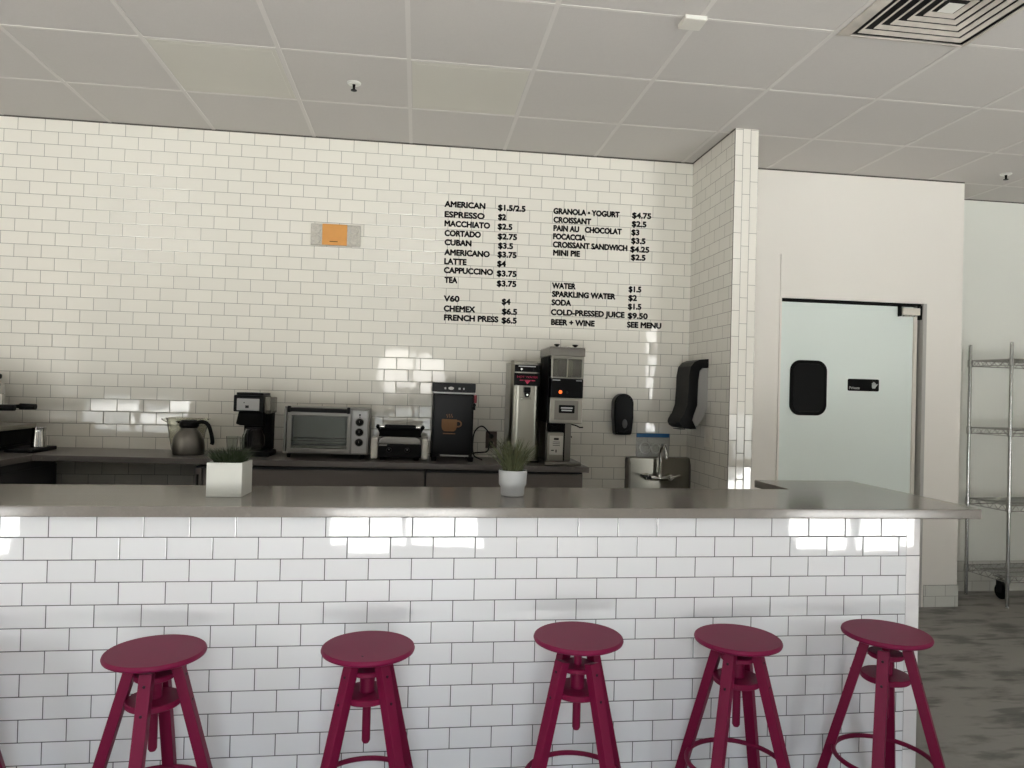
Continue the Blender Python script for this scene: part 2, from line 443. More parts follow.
# storefront wall behind the camera, with three glazed bays
fw = MB(); xs = [XL-.1] + [v for ab in OPENINGS for v in ab] + [XR+.1]
for i in range(0, len(xs), 2): fw.box(xs[i], xs[i+1], YF-.15, YF, 0, ZC)
for a, b in OPENINGS:
    fw.box(a, b, YF-.15, YF, OPEN_Z[1], ZC); fw.box(a, b, YF-.15, YF, 0, OPEN_Z[0])
struct(fw.build('wall_front', M_WALL))
for i, (a, b) in enumerate(OPENINGS):
    f = MB()
    for x in (a, (a+b)/2-.025, b-.05): f.box(x, x+.05, YF-.12, YF-.05, OPEN_Z[0], OPEN_Z[1])
    for z in (OPEN_Z[0], 2.05, OPEN_Z[1]-.05): f.box(a, b, YF-.12, YF-.05, z, z+.05)
    struct(f.build('window_%d' % (i+1), M_FRAME))
struct(boxes((-24, 26, -44, YF-.25, -.12, 0)).build('pavement', M_PAVE))
# ceiling grid
g = MB()
for i in range(-5, 15):
    x = GX0+GS*i
    if XL < x < XR: g.box(x-.0105, x+.0105, YF, 2.455 if x > 5.11 else 2.06, ZC-.0022, ZC)
for j in range(-9, 2):
    y = GY0+GS*j
    if YF < y < 2.4: g.box(XL, XR, y-.008, y+.008, ZC-.002, ZC)
struct(g.build('trim_4', M_GRID))
# dark strip painting the shadow line where the walls meet the ceiling
struct(boxes((XL, 3.06, 2.0575, 2.06, ZC-.009, ZC), (3.0575, 3.06, 1.40, 2.0575, ZC-.009, ZC), (3.206, 5.11, 2.0675, 2.07, ZC-.009, ZC), (5.11, XR, 2.4525, 2.455, ZC-.008, ZC)).build('shadow_line_strip', M_SHADELINE))
struct(boxes((DX1+.02, 5.115, 2.062, 2.07, 0, .156)).build('baseboard_door', T_BASE))
struct(boxes((5.11, XR, 2.447, 2.455, 0, .234)).build('baseboard_far', T_BASE))
# doorway jamb, then near-black fill painting the shade of the door gaps
struct(boxes((DX1-.022, DX1+.004, 2.066, 2.22, 0, DZ)).build('trim_5', M_JAMB))
struct(boxes((DX0, DX1-.022, 2.09, 2.22, DZ-.012, DZ)).build('trim_6', M_DARKGAP))  # dark strip paints the shaded gap above the door
struct(boxes((DX0, DX1, 2.225, 2.25, 0, DZ)).build('trim_7', M_DARKGAP))  # near-black sheet behind the door, so its gaps read dark
# narrow corner bead on the wall beside the doorway
struct(boxes((DX0-.014, DX0-.002, 2.060, 2.0695, 0, 2.465)).build('trim_9', M_WALL))

# swing door
d1 = boxes((DX0+.006, 4.760, 2.115, 2.155, .01, 2.143)).build('door_1', M_DOOR); struct(d1)
e = boxes((4.7605, 4.787, 2.105, 2.16, .01, 2.095)); e.build('edge_strip', M_SWITCH, d1)
w = MB().rrect(3.962, 1.541, .276, .388, .075, 2.103, 2.115, 8, .003).build('window_gasket', M_BLACKM, d1)
MB().rrect(3.962, 1.541, .228, .338, .055, 2.099, 2.104, 8, .002).build('window_glass', M_DGLASS, w)
# door hinge bracket
h = bpy.data.objects.new('hinge', None); COL.objects.link(h); h.location = (4.724, 2.10, 2.10); h.parent = d1
h['label'] = 'white pivot hinge bracket'
MB().box(-.075, .06, -.03, .004, -.02, .03, .005).build('housing', M_SWITCH, h)
for x in (-.05, -.01, .03): MB().box(x-.012, x+.012, -.024, .004, -.032, -.02, .002).build('knuckle', M_CHROME, h)
MB().box(-.09, -.078, -.02, .01, -.03, .05, .002).build('pivot_plate', M_DARKGAP, h)
MB().box(.062, .085, -.02, .01, -.05, .052, .002).build('pivot_plate', M_DARKGAP, h)
# private sign
s = thing('door_sign', 'small black plate with white hand symbol and private lettering on the pale green door', 'sign', (4.382, 2.115, 1.571))
MB().rrect(0, 0, .238, .086, .010, -.006, 0, 5, .001).build('plate', M_BLACKG, s)
wall_text('lettering', 'Private', -.110, -.030, -.030, .020, -.0062, M_SIGNTX, s, .01)
hm = MB()
hm.prism([(.068, -.022), (.088, -.022), (.100, -.004), (.108, .006), (.103, .011), (.094, .004), (.094, .000), (.064, .000), (.064, -.012)], 'xz', -.0072, -.0062)
for i, (x, t) in enumerate(((.067, .017), (.0745, .023), (.082, .022), (.0895, .017))): hm.box(x-.003, x+.003, -.0072, -.0062, -.001, t)
hm.build('hand_symbol', M_SIGNTX, s)

# ------------------------------------------------------------------ ceiling things
def panel(ci, rj, label):
    x = GX0+GS*ci; y = GY0+GS*rj
    p = thing('ceiling_panel', label, 'ceiling panel', (x+GS/2, y+GS/2, ZC))
    MB().box(-.291, .291, -.291, .291, -.0012, 0, .0004).build('diffuser', M_PANEL, p)
    MB().box(-.270, .270, -.270, .270, -.0022, -.0013, .0003).build('lens', M_PANEL, p)
panel(1, -1, 'yellowish square ceiling panel left of the small round sprinkler')
panel(3, -1, 'yellowish square ceiling panel nearly above the coffee price list')
def sprinkler(x, y, label):
    p = thing('sprinkler', label, 'sprinkler', (x, y, ZC), group=None)
    MB().lathe([(0.002, -.010), (.030, -.008), (.036, -.002), (.036, 0)], seg=24).build('flange', M_WHITE, p)
    MB().lathe([(0, -.040), (.016, -.040), (.016, -.037), (.006, -.034), (.008, -.010), (.012, -.008)], seg=16).build('nozzle', M_BLACK, p)
sprinkler(.862, 1.19, 'small round ceiling sprinkler above the left part of the tiled wall')
sprinkler(5.234, 1.84, 'small ceiling sprinkler in the right corner near the far wall')
p = thing('ceiling_box', 'small cream box clipped where two ceiling grid bars cross', 'sensor box', (2.342, .262, ZC))
MB().box(-.048, .048, -.045, .045, -.026, -.006, .003).build('housing', M_CREAM, p)
MB().box(-.042, .042, -.048, -.0445, -.024, -.010, .001).build('cover', M_WHITE, p)
v = thing('air_vent', 'dusty square ceiling air diffuser with nested louvres at top right', 'air vent', (3.30, -.035, ZC))
MB().box(-.285, .285, -.285, .285, -.004, 0).build('throat', M_VENTD, v)
def sq_ring(a0, z0, a1, z1, t=.004):
    m = MB(); b = bmesh.new()
    A = [b.verts.new((sx*a0, sy*a0, z0)) for sx, sy in ((-1, -1), (1, -1), (1, 1), (-1, 1))]
    B = [b.verts.new((sx*a1, sy*a1, z1)) for sx, sy in ((-1, -1), (1, -1), (1, 1), (-1, 1))]
    A2 = [b.verts.new((c.co.x, c.co.y, c.co.z-t)) for c in A]; B2 = [b.verts.new((c.co.x, c.co.y, c.co.z-t)) for c in B]
    for i in range(4):
        j = (i+1) % 4
        b.faces.new((A[i], A[j], B[j], B[i])); b.faces.new((A2[i], B2[i], B2[j], A2[j]))
        b.faces.new((A[i], A2[i], A2[j], A[j])); b.faces.new((B[i], B[j], B2[j], B2[i]))
    bmesh.ops.recalc_face_normals(b, faces=b.faces[:])
    m._merge(b); return m
sq_ring(.303, -.004, .264, -.020).build('rim', M_VENT, v)
for a in (.232, .188, .144, .100, .058):
    sq_ring(a+.010, -.019, a-.008, -.011, .0025).build('louvre', M_VENT, v)
MB().lathe([(.050, -.020), (.0, -.004)], seg=4, mat=Matrix.Rotation(PI/4, 4, 'Z')).build('cap', M_WHITE, v)

# ------------------------------------------------------------------ bar
bar = thing('service_bar', 'long bar front clad in white subway tile beneath the grey worktop', 'bar', (0.8, .2, 0))
MB().box(-3.0, 2.379, -.20, .15, 0, 1.001).build('tiled_front', T_FRONT, bar)
MB().box(2.379, 2.44, -.20, .15, 0, 1.001, .004).build('end_tile_column', T_BEND, bar)
MB().box(2.24, 2.44, .151, .62, 0, 1.0).build('return_panel', T_WING, bar)
ct = MB().prism([(-2.2, -.035), (3.478, -.035), (3.500, -.008), (3.500, .876), (2.966, .876), (2.966, .53), (-2.2, .49)][::-1], 'xy', 1.0015, 1.039, .004).build('bar_worktop', M_QUARTZ)
tag(ct, 'long grey stone worktop on the white tiled bar with short return', 'worktop')

# ------------------------------------------------------------------ back counter
ZB = 1.036
def zb(x): return ZB - .0105*(x-.9)
bc = MB().prism([(-2.3, .75), (-.82, .75), (-.82, 1.555), (2.262, 1.555), (2.262, 2.056), (-2.3, 2.056)], 'xy', ZB-.033, ZB, .003).build('back_worktop', M_QUARTZ2)
for _v in bc.data.vertices: _v.co.z += -.0105*(_v.co.x-.9)
tag(bc, 'dark grey L-shaped worktop along the tiled back wall carrying the coffee machines', 'worktop')
def cabinet(x0, x1, label, latch=False):
    c = thing('base_cabinet', label, 'cabinet', ((x0+x1)/2, 1.82, 0), group=None)
    zt = zb(x1)-.035
    w2 = (x1-x0)/2
    MB().box(-w2, w2, -.215, .235, .09, zt).build('carcass', M_CABD, c)
    MB().box(-w2+.01, w2-.01, -.16, .22, 0, .09).build('plinth', M_BLACKM, c)
    n = 2
    for i in range(n):
        a = -w2+.003+i*(2*w2/n); b = a+2*w2/n-.006
        d = MB().box(a, b, -.236, -.2155, .10, .78, .002).build('door', M_CAB, c)
        MB().box((a+b)/2-.07, (a+b)/2+.07, -.256, -.237, .74, .752, .003).build('handle', M_BLACK, d)
    if latch: dx0 = -w2+.045
    else: dx0 = -w2+.003
    MB().box(dx0, w2-.003, -.236, -.2155, .785, zt-.012, .002).build('drawer', M_CAB, c)
    if latch:
        MB().box(-w2+.001, -w2+.036, -.240, -.2155, .785, zt-.006, .002).build('end_stile', M_CAB, c)
        MB().box(-w2+.010, -w2+.022, -.2445, -.2405, .88, .955, .0015).box(-w2+.012, -w2+.020, -.244, -.2405, .855, .87, .001).box(-w2+.012, -w2+.020, -.244, -.2405, .835, .845, .001).build('latch', M_BLACKM, c)
cabinet(0.012, 1.290, 'grey back cabinet under coffee maker and toaster oven, black latch at its left edge', True)
cabinet(1.294, 2.232, 'grey back cabinet under the water boiler and grinder')
c = thing('base_cabinet', 'dark cabinet at far left below the espresso machine', 'cabinet', (-1.535, 1.4, 0))
MB().box(-.75, .690, -.60, .47, 0, ZB-.019).build('carcass', M_CABD, c)
MB().box(.691, .700, -.56, .46, .10, ZB-.06, .002).build('side_panel', M_CABD, c)

# ------------------------------------------------------------------ stools
def make_stool(zs, label):
    st = thing('bar_stool', label, 'stool', (0, 0, 0), 0, 'burgundy bar stools along the bar')
    MB().lathe([(0, zs-.018), (.143, zs-.018), (.148, zs-.015), (.150, zs-.009), (.148, zs-.003), (.144, zs), (0, zs)], seg=64).build('seat', M_SEAT, st)
    MB().lathe([(.045, zs-.030), (.052, zs-.026), (.052, zs-.0185), (.045, zs-.0182)], seg=24).build('seat_mount', M_SCREW, st)
    z0 = zs-.315
    MB().lathe([(0, z0), (.009, z0+.002), (.0135, z0+.010), (.0135, zs-.031)], seg=16).build('spindle', M_STOOL, st)
    MB().lathe([(.0145, .543), (.057, .543), (.060, .546), (.060, .557), (.057, .560), (.0145, .560)], seg=40).build('brace_disc', M_STOOL, st)
    MB().lathe([(.0145, .462), (.079, .462), (.082, .465), (.082, .479), (.079, .482), (.0145, .482)], seg=40).build('brace_disc', M_STOOL, st)
    MB().lathe([(.0145, .4825), (.024, .4825), (.024, .5425), (.0145, .5425)], seg=20).build('collar', M_STOOL, st)
    for k in range(4):
        a = k*PI/2; o = Vector((math.cos(a), math.sin(a), 0)); q = o.cross(Vector((0, 0, 1)))
        p0 = o*.226; p1 = o*.068+Vector((0, 0, .582))
        lg = MB().beam(p0+Vector((0, 0, .002)), p1, .038, .033, o, .003).build('leg', M_STOOL, st)
        for zz in (.551, .472):
            c = p0.lerp(p1, zz/.582)+o*.0150
            MB().cyl(c, c+o*.0035, .0045, seg=10).build('screw', M_SCREW, lg)
    ring = [(.166*math.cos(2*PI*i/48), .166*math.sin(2*PI*i/48), .180) for i in range(48)]
    MB().tube(ring, .0085, 10, True).build('footrest_ring', M_STOOL, st)
    return st
STOOLS = [(.444, -.262, .629, -89, 'burgundy bar stool, first whole stool from the left, left of the white planter'),
          (1.097, -.258, .628, -46, 'burgundy bar stool, second whole stool from the left, small chip on its seat front'),
          (1.788, -.276, .654, -61, 'burgundy bar stool with the highest seat, middle of the row below the grinder'),
          (2.374, -.226, .620, -45, 'burgundy bar stool in front of the sink, second whole stool from the right end'),
          (2.932, -.237, .632, -41, 'burgundy bar stool at the right end of the tiled bar beside the open floor'),
          (-.187, -.245, .630, -70, 'burgundy bar stool mostly cut off by the left picture edge')]
for x, y, zs, a, lb in STOOLS:
    s = make_stool(zs, lb); s.location = (x, y, 0); s.rotation_euler = (0, 0, math.radians(a))
    if 'chip' in lb:
        q = Matrix.Rotation(-math.radians(a), 3, 'Z') @ Vector((-.012, -.095, 0))
        MB().lathe([(0, zs+.0001), (.006, zs+.0001), (.005, zs+.0006), (0, zs+.0006)], (q.x, q.y, 0), seg=7, mat=Matrix.Diagonal((1, .5, 1, 1))).build('chip', M_SCREW, s)

# ------------------------------------------------------------------ wall lettering
MENU = [
 ('coffee prices lettered in black on the white tile, upper left block of the menu', [('AMERICAN',1.379,1.642,2.655),('ESPRESSO',1.381,1.639,2.588),('MACCHIATO',1.382,1.676,2.528),('CORTADO',1.384,1.617,2.465),('CUBAN',1.386,1.557,2.405),('AMERICANO',1.386,1.679,2.340),('LATTE',1.387,1.528,2.281),('CAPPUCCINO',1.386,1.704,2.223),('TEA',1.391,1.471,2.159),('$1.5/2.5',1.730,1.909,2.652),('$2',1.732,1.781,2.590),('$2.5',1.731,1.824,2.527),('$2.75',1.733,1.857,2.462),('$3.5',1.737,1.832,2.401),('$3.75',1.735,1.857,2.343),('$4',1.734,1.787,2.282),('$3.75',1.733,1.860,2.218),('$3.75',1.735,1.860,2.152)]),
 ('pour over and press coffee prices in black, lower left block of the menu', [('V60',1.390,1.488,2.038),('CHEMEX',1.392,1.592,1.973),('FRENCH PRESS',1.395,1.747,1.914),('$4',1.771,1.824,2.033),('$6.5',1.773,1.870,1.968),('$6.5',1.773,1.869,1.910)]),
 ('food prices lettered in black on the white tile, upper right block of the menu', [('GRANOLA \u2022 YOGURT',2.101,2.550,2.651),('CROISSANT',2.103,2.355,2.593),('PAIN AU   CHOCOLAT',2.104,2.567,2.537),('FOCACCIA',2.103,2.320,2.482),('CROISSANT SANDWICH',2.103,2.609,2.428),('MINI PIE',2.106,2.284,2.373),('$4.75',2.641,2.770,2.653),('$2.5',2.640,2.738,2.595),('$3',2.639,2.690,2.538),('$3.5',2.639,2.734,2.481),('$4.25',2.634,2.762,2.424),('$2.5',2.640,2.737,2.369)]),
 ('cold drink prices lettered in black on the white tile, lower right block', [('WATER',2.104,2.260,2.154),('SPARKLING WATER',2.106,2.534,2.098),('SODA',2.104,2.232,2.042),('COLD-PRESSED JUICE',2.101,2.601,1.977),('BEER + WINE',2.104,2.396,1.911),('$1.5',2.629,2.713,2.153),('$2',2.629,2.684,2.094),('$1.5',2.627,2.716,2.036),('$9.50',2.627,2.762,1.974),('SEE MENU',2.624,2.859,1.913)])]
for lb, rows in MENU:
    ox, oz = rows[0][1], rows[-1][3]
    mt = thing('menu_lettering', lb, 'menu', (ox, 2.06, oz), 0, 'menu blocks on the tiled wall')
    for body, x0, x1, z in rows:
        nm = 'price_lettering' if body[0] == '$' or body.startswith('SEE') else 'item_lettering'
        wall_text(nm, body, x0-ox, x1-ox, z-oz+.0015, .0375, -.0004, M_TEXT, mt, 0.0, heavy=True)

# ------------------------------------------------------------------ wall boxes
w = thing('wall_box', 'grey speckled wall box with an orange middle panel high on the tiled wall', 'wall box', (.692, 2.06, 2.425))
MB().box(-.155, .155, -.030, 0, -.065, .070, .006).build('housing', M_SPECK, w)
MB().box(-.082, .072, -.036, -.0305, -.064, .069, .002).build('orange_panel', M_ORANGE, w)
for cx in (-.118, .114):
    for cz in (.035, -.030): MB().lathe([(.028, 0), (.026, .006), (.0, .010)], (cx, -.030, cz), 'y', 20).build('lens', M_SPECK, w)
MB().box(-.035, .015, -.0385, -.0365, -.044, -.040).build('slot', M_TEXT, w)

sd = thing('soap_dispenser', 'black oval soap dispenser on the tiled back wall left of the sink', 'soap dispenser', (2.590, 2.06, 1.33))
pts = []
W2, Hh = .066, .136
for i in range(25):
    a = PI*i/24; pts.append((W2*math.cos(a), Hh-W2*1.0+W2*math.sin(a)))
pts += [(-.066, -.02), (-.056, -Hh+.010), (-.048, -Hh), (.048, -Hh), (.056, -Hh+.010), (.066, -.02)]
MB().prism(pts, 'xz', -.095, 0, .014, 3).build('housing', M_BLACKG, sd)
MB().lathe([(.0, .008), (.014, .006), (.018, 0)], (.004, -.095, -.062), 'y', 20, mat=Matrix.Diagonal((1, 1, 1.7, 1))).build('sight_window', M_SGREY, sd)
MB().tube([(-.045, -.088, -.110), (0, -.100, -.116), (.05, -.088, -.085)], .004, 8).build('push_bar', M_CHAR, sd)

td = thing('towel_dispenser', 'black paper towel dispenser with curved front on the tiled wing wall', 'towel dispenser', (3.06, 1.830, 1.48))
# outline in x (out from the wall, negative) and z, extruded along y
outer = [(0, .220), (-.060, .214), (-.092, .200), (-.117, .170), (-.127, .114), (-.129, .02), (-.134, -.075), (-.153, -.130), (-.176, -.165), (-.182, -.188), (-.172, -.210), (-.150, -.224), (-.110, -.228), (-.076, -.226)]
inner = [(-.072, -.222), (-.100, -.170), (-.092, -.140), (-.069, -.075), (-.066, .076), (-.058, .142), (-.041, .162), (0, .163)]
MB().prism(outer + inner, 'xz', -.115, .115, .003, 2).build('cover', M_BLACK, td)
cheek = [(-.001, .161), (-.040, .160), (-.056, .141), (-.064, .076), (-.067, -.075), (-.090, -.141), (-.098, -.170), (-.073, -.218), (-.030, -.160), (-.001, -.090)]
MB().prism(cheek, 'xz', -.112, .112, .002, 1).build('inner_case', M_CHEEK, td)
MB().box(-.165, -.12, -.05, .05, -.233, -.2285, .001).build('towel_slot', M_CHAR, td)

sw = thing('switch_plate', 'white switch plate on the tiled wing wall below the towel dispenser', 'switch', (3.06, 1.69, 1.205))
MB().box(-.006, 0, -.060, .060, -.062, .062, .002).build('plate', M_SWITCH, sw)
for y in (-.026, .026): MB().box(-.010, -.0065, y-.014, y+.014, -.034, .034, .002).build('rocker', M_SWITCH, sw)

ol = thing('wall_outlet', 'brown wall outlet between the black brewer and the water boiler', 'outlet', (1.722, 2.06, 1.142))
MB().box(-.037, .037, -.007, 0, -.055, .055, .002).build('plate', M_OUTLET, ol)
for z in (.022, -.022): MB().lathe([(.016, 0), (.015, .003), (0, .003)], (0, -.007, z), 'y', 16).build('socket', M_BLACK, ol)
def bez(P, n=24):
    P = [Vector(p) for p in P]; out = []
    Q = [P[0]*2-P[1]] + P + [P[-1]*2-P[-2]]
    for i in range(1, len(Q)-2):
        for k in range(n):
            t = k/n; a, b, c, d = Q[i-1], Q[i], Q[i+1], Q[i+2]
            out.append(0.5*((2*b)+(c-a)*t+(2*a-5*b+4*c-d)*t*t+(3*b-a-3*c+d)*t**3))
    return out + [P[-1]]
tag(MB().tube(bez([(1.712, 2.035, 1.16), (1.70, 1.98, 1.19), (1.65, 1.95, 1.235), (1.602, 1.93, 1.20), (1.588, 1.90, 1.11), (1.596, 1.87, 1.055), (1.625, 1.84, 1.039), (1.64, 1.80, 1.0345)], 10), .0045, 8).build('power_cord', M_CHAR),
    'looping grey power cord rising from the back worktop to the brown wall outlet', 'cord')
tag(MB().tube(bez([(1.712, 2.035, 1.12), (1.69, 2.00, 1.07), (1.62, 2.01, 1.060), (1.56, 2.025, 1.045), (1.47, 2.03, 1.0365)], 10), .005, 8).build('power_cord', M_BLACK),
    'black power cord lying low on the back worktop behind the black brewer', 'cord')

# ------------------------------------------------------------------ hand sink
sk = thing('hand_sink', 'small stainless hand sink with backsplash on the tiled wall by the corner', 'sink', (2.852, 2.06, .80))
MB().prism([(-.010, .0), (-.010, .243), (-.055, .248), (-.062, .240), (-.062, .0)], 'yz', -.205, .205, .003).build('backsplash', M_STEEL, sk)
MB().prism([(0, 0), (0, .23), (-.02, .245), (-.06, .24), (-.085, .20), (-.085, 0)], 'yz', .205, .209, .0).prism([(0, 0), (0, .23), (-.02, .245), (-.06, .24), (-.085, .20), (-.085, 0)], 'yz', -.2205, -.2055, .002).build('side_splash', M_STEELD, sk)
bw = MB().box(-.22, .209, -.37, -.355, -.16, 0, .003).box(-.22, -.205, -.355, -.063, -.16, 0, .003).box(.194, .209, -.355, -.063, -.16, 0, .003).box(-.205, .194, -.355, -.0, -.175, -.16, .003).box(-.205, .194, -.062, -.002, -.16, -.001, .003)
bw.build('basin', M_STEEL, sk)
fc = bpy.data.objects.new('faucet', None); COL.objects.link(fc); fc.parent = sk; fc.location = (-.014, -.0625, .118); fc['label'] = 'chrome gooseneck faucet with two handles'
MB().tube(bez([(-.075, -.022, 0), (-.04, -.040, -.004), (0, -.046, -.006), (.04, -.040, -.004), (.075, -.022, 0)], 8), .018, 12).build('bridge', M_CHROME, fc)
MB().tube(bez([(0, -.046, 0), (0, -.050, .10), (0, -.055, .165), (.002, -.080, .210), (.005, -.110, .212), (.008, -.135, .175), (.008, -.138, .13)], 8), .012, 12).lathe([(.018, 0), (.016, .02), (.010, .03)], (0, -.046, .0)).build('spout', M_CHROME, fc)
for sx in (-1, 1):
    MB().cyl((sx*.075, 0.0, 0), (sx*.075, -.045, 0), .024, .020).build('valve', M_CHROME, fc)
    MB().cyl((sx*.075, -.045, 0), (sx*.075, -.060, .002), .015, .012).beam((sx*.075, -.055, .002), (sx*.138, -.060, .018), .012, .010, (0, 1, 0), .003).build('handle', M_BLACKG if sx < 0 else M_CHROME, fc)

bg = thing('zip_bag', 'clear plastic bag with a blue top band propped behind the faucet', 'bag', (2.806, 2.020, 1.049))
def bag_mesh():
    b = bmesh.new(); nx, nz = 14, 10; F = []; B = []
    for j in range(nz+1):
        for i in range(nx+1):
            u, v_ = i/nx, j/nz
            puff = .020*math.sin(PI*u)*math.sin(PI*min(1, v_*1.0))**.7 + .004*math.sin(9*u+5*v_)*math.sin(PI*u)*math.sin(PI*v_)
            x = -.115+.23*u; z = .001+.128*v_
            F.append(b.verts.new((x, -.004-puff, z))); B.append(b.verts.new((x, .000+puff*.4, z)))
    w_ = nx+1
    for j in range(nz):
        for i in range(nx):
            q = [j*w_+i, j*w_+i+1, (j+1)*w_+i+1, (j+1)*w_+i]
            b.faces.new([F[k] for k in q]); b.faces.new([B[k] for k in q[::-1]])
    for i in range(nx):
        for j in (0, nz): b.faces.new((F[j*w_+i], B[j*w_+i], B[j*w_+i+1], F[j*w_+i+1]))
    for j in range(nz):
        for i in (0, nx): b.faces.new((F[j*w_+i], F[(j+1)*w_+i], B[(j+1)*w_+i], B[j*w_+i]))
    bmesh.ops.recalc_face_normals(b, faces=b.faces[:])
    m = MB(); m._merge(b); return m
bag_mesh().build('pouch', M_BAGP, bg)
MB().box(-.115, .115, -.010, -.001, .1295, .156, .002).build('blue_band', M_BLUE, bg)
for cx, cz, r in ((-.055, .060, .036), (.02, .055, .030)): MB().tube([(cx+r*math.cos(2*PI*i/28), -.006, cz+r*math.sin(2*PI*i/28)) for i in range(28)], .005, 8, True).build('ring_clip', M_WHITE, bg)

# ------------------------------------------------------------------ coffee maker
cm = thing('coffee_maker', 'black drip coffee maker with silver front panel behind the square planter', 'coffee maker', (.275, 1.83, zb(.275)+.001))
MB().box(-.085, .110, -.115, .10, 0, .032, .006).build('base', M_BLACK, cm)
MB().box(-.065, .095, .0, .10, .033, .275, .006).build('column', M_BLACKM, cm)
MB().box(-.102, .066, -.115, .10, .270, .370, .006).build('head', M_BLACK, cm)
MB().box(-.090, .062, -.10, .10, .3705, .386, .004).build('lid', M_BLACK, cm)
MB().prism([(-.066, .185), (-.092, .195), (-.078, .269), (.060, .269), (.060, .185)], 'xz', -.085, -.001, .004).build('filter_basket', M_BLACKM, cm)
fp = MB().box(-.082, .044, -.120, -.1155, .278, .350, .002).build('silver_panel', M_SILVER, cm)
MB().box(-.034, -.014, -.1225, -.1205, .293, .309, .001).build('button', M_BLACK, fp)
MB().lathe([(.0035, 0), (.0035, .001), (0, .001)], (-.041, -.1202, .325), 'y', 12).build('badge', M_BLACK, fp)
MB().box(.067, .104, -.09, .10, .262, .362, .006).build('water_tank', M_HOPPER, cm)
ca = thing('carafe', 'glass carafe with black lid standing on the drip coffee maker', 'carafe', (.285, 1.756, zb(.275)+.0335))
MB().lathe([(0, .001), (.050, .001), (.060, .012), (.066, .045), (.064, .085), (.050, .118), (.046, .128), (.043, .128), (.047, .116), (.061, .084), (.063, .045), (.057, .014), (.048, .004), (0, .004)], seg=40).build('jug', M_GLASS, ca)
MB().lathe([(.0, .136), (.044, .134), (.048, .1285), (.0, .1285)], seg=32).build('lid', M_BLACK, ca)
MB().tube(bez([(-.006, -.046, .126), (-.006, -.085, .118), (-.006, -.096, .075), (-.006, -.084, .030), (-.006, -.066, .022)], 8), .008, 8).box(-.016, .004, -.068, -.060, .02, .12, .003).build('handle', M_BLACK, ca)
# ------------------------------------------------------------------ thermal carafe, jug, glasses
tc = thing('thermal_carafe', 'steel thermal coffee carafe with black lid and curved handle', 'carafe', (-.085, 1.778, zb(-.082)+.001))
MB().lathe([(0, .0005), (.084, .0005), (.088, .006), (.090, .045), (.085, .085), (.068, .118), (.046, .140), (.044, .150), (0, .150)], seg=48).build('body', M_STEELD, tc)
MB().lathe([(.046, .1505), (.055, .162), (.052, .182), (.040, .194), (0, .196)], seg=36).prism([(-.075, .185), (-.04, .165), (-.03, .19)], 'xz', -.014, .014, .003).build('lid', M_BLACK, tc)
MB().tube(bez([(.040, 0, .178), (.075, -.004, .186), (.108, -.008, .170), (.128, -.010, .120), (.136, -.010, .075), (.132, -.010, .060)], 8), .0115, 10, taper=None).build('handle', M_BLACK, tc)
jg = thing('measuring_jug', 'clear plastic jug with tapered sides behind the steel thermal carafe', 'jug', (-.150, 1.965, zb(-.150)+.001))
MB().lathe([(0, .001), (.082, .001), (.088, .006), (.122, .196), (.130, .198), (.130, .201), (.117, .201), (.083, .009), (0, .006)], seg=40, mat=Matrix.Diagonal((1, .68, 1, 1))).build('body', M_CLEARP, jg)
MB().prism([(-.116, .170), (-.150, .188), (-.150, .196), (-.119, .196)], 'xz', -.012, .012, .002).build('spout', M_CLEARP, jg)
for x, lb in ((.118, 'small clear drinking glass between the thermal carafe and coffee maker, left of two'), (.196, 'small clear drinking glass next to the coffee maker, right of two')):
    gl = MB().lathe([(0, .001), (.027, .001), (.036, .10), (.0335, .10), (.025, .006), (0, .006)], (0, 0, 0), seg=28).build('drinking_glass', M_GLASS, None, (x, 1.95, zb(x)+.0005))
    tag(gl, lb, 'glass', 'clear drinking glasses on the back worktop')

# ------------------------------------------------------------------ toaster oven
to = thing('toaster_oven', 'grey metal toaster oven with glass door and three black knobs', 'toaster oven', (.712, 1.86, zb(.712)+.001))
X0, X1, Zb, Zt, Yf, Yb = -.252, .236, .025, .314, -.135, .135
MB().box(X0, X1, Yf, Yb, Zt-.012, Zt, .004).box(X0, X1, Yf, Yb, Zb, Zb+.012, .004).box(X0, X0+.012, Yf, Yb, Zb+.012, Zt-.012).box(.124, X1, Yf, Yb, Zb+.012, Zt-.012).box(X0+.012, .124, Yb-.012, Yb, Zb+.012, Zt-.012).build('body', M_OVEN, to)
dr = MB().box(X0+.022, .134, Yf-.018, Yf-.001, Zb+.008, Zb+.035, .003).box(X0+.022, .134, Yf-.018, Yf-.001, Zt-.052, Zt-.012, .003).box(X0+.022, X0+.046, Yf-.018, Yf-.001, Zb+.035, Zt-.052, .002).box(.112, .134, Yf-.018, Yf-.001, Zb+.035, Zt-.052, .002).build('door', M_OVEN, to)
MB().box(X0+.046, .112, Yf-.012, Yf-.007, Zb+.035, Zt-.052).build('glass', M_OGLASS, dr)
MB().box(X0+.026, .130, Yf-.052, Yf-.034, Zt-.030, Zt-.004, .006).box(X0+.030, X0+.050, Yf-.034, Yf-.018, Zt-.032, Zt-.006, .003).box(.108, .126, Yf-.034, Yf-.018, Zt-.032, Zt-.006, .003).box(X0+.026, X0+.044, Yf-.056, Yf-.034, Zt-.034, Zt+.006, .004).box(.112, .130, Yf-.056, Yf-.034, Zt-.034, Zt+.006, .004).build('handle', M_BLACK, dr)
pn = MB().box(.140, X1-.006, Yf-.014, Yf-.001, Zb+.010, Zt-.012, .004).build('control_panel', M_SILVER, to)
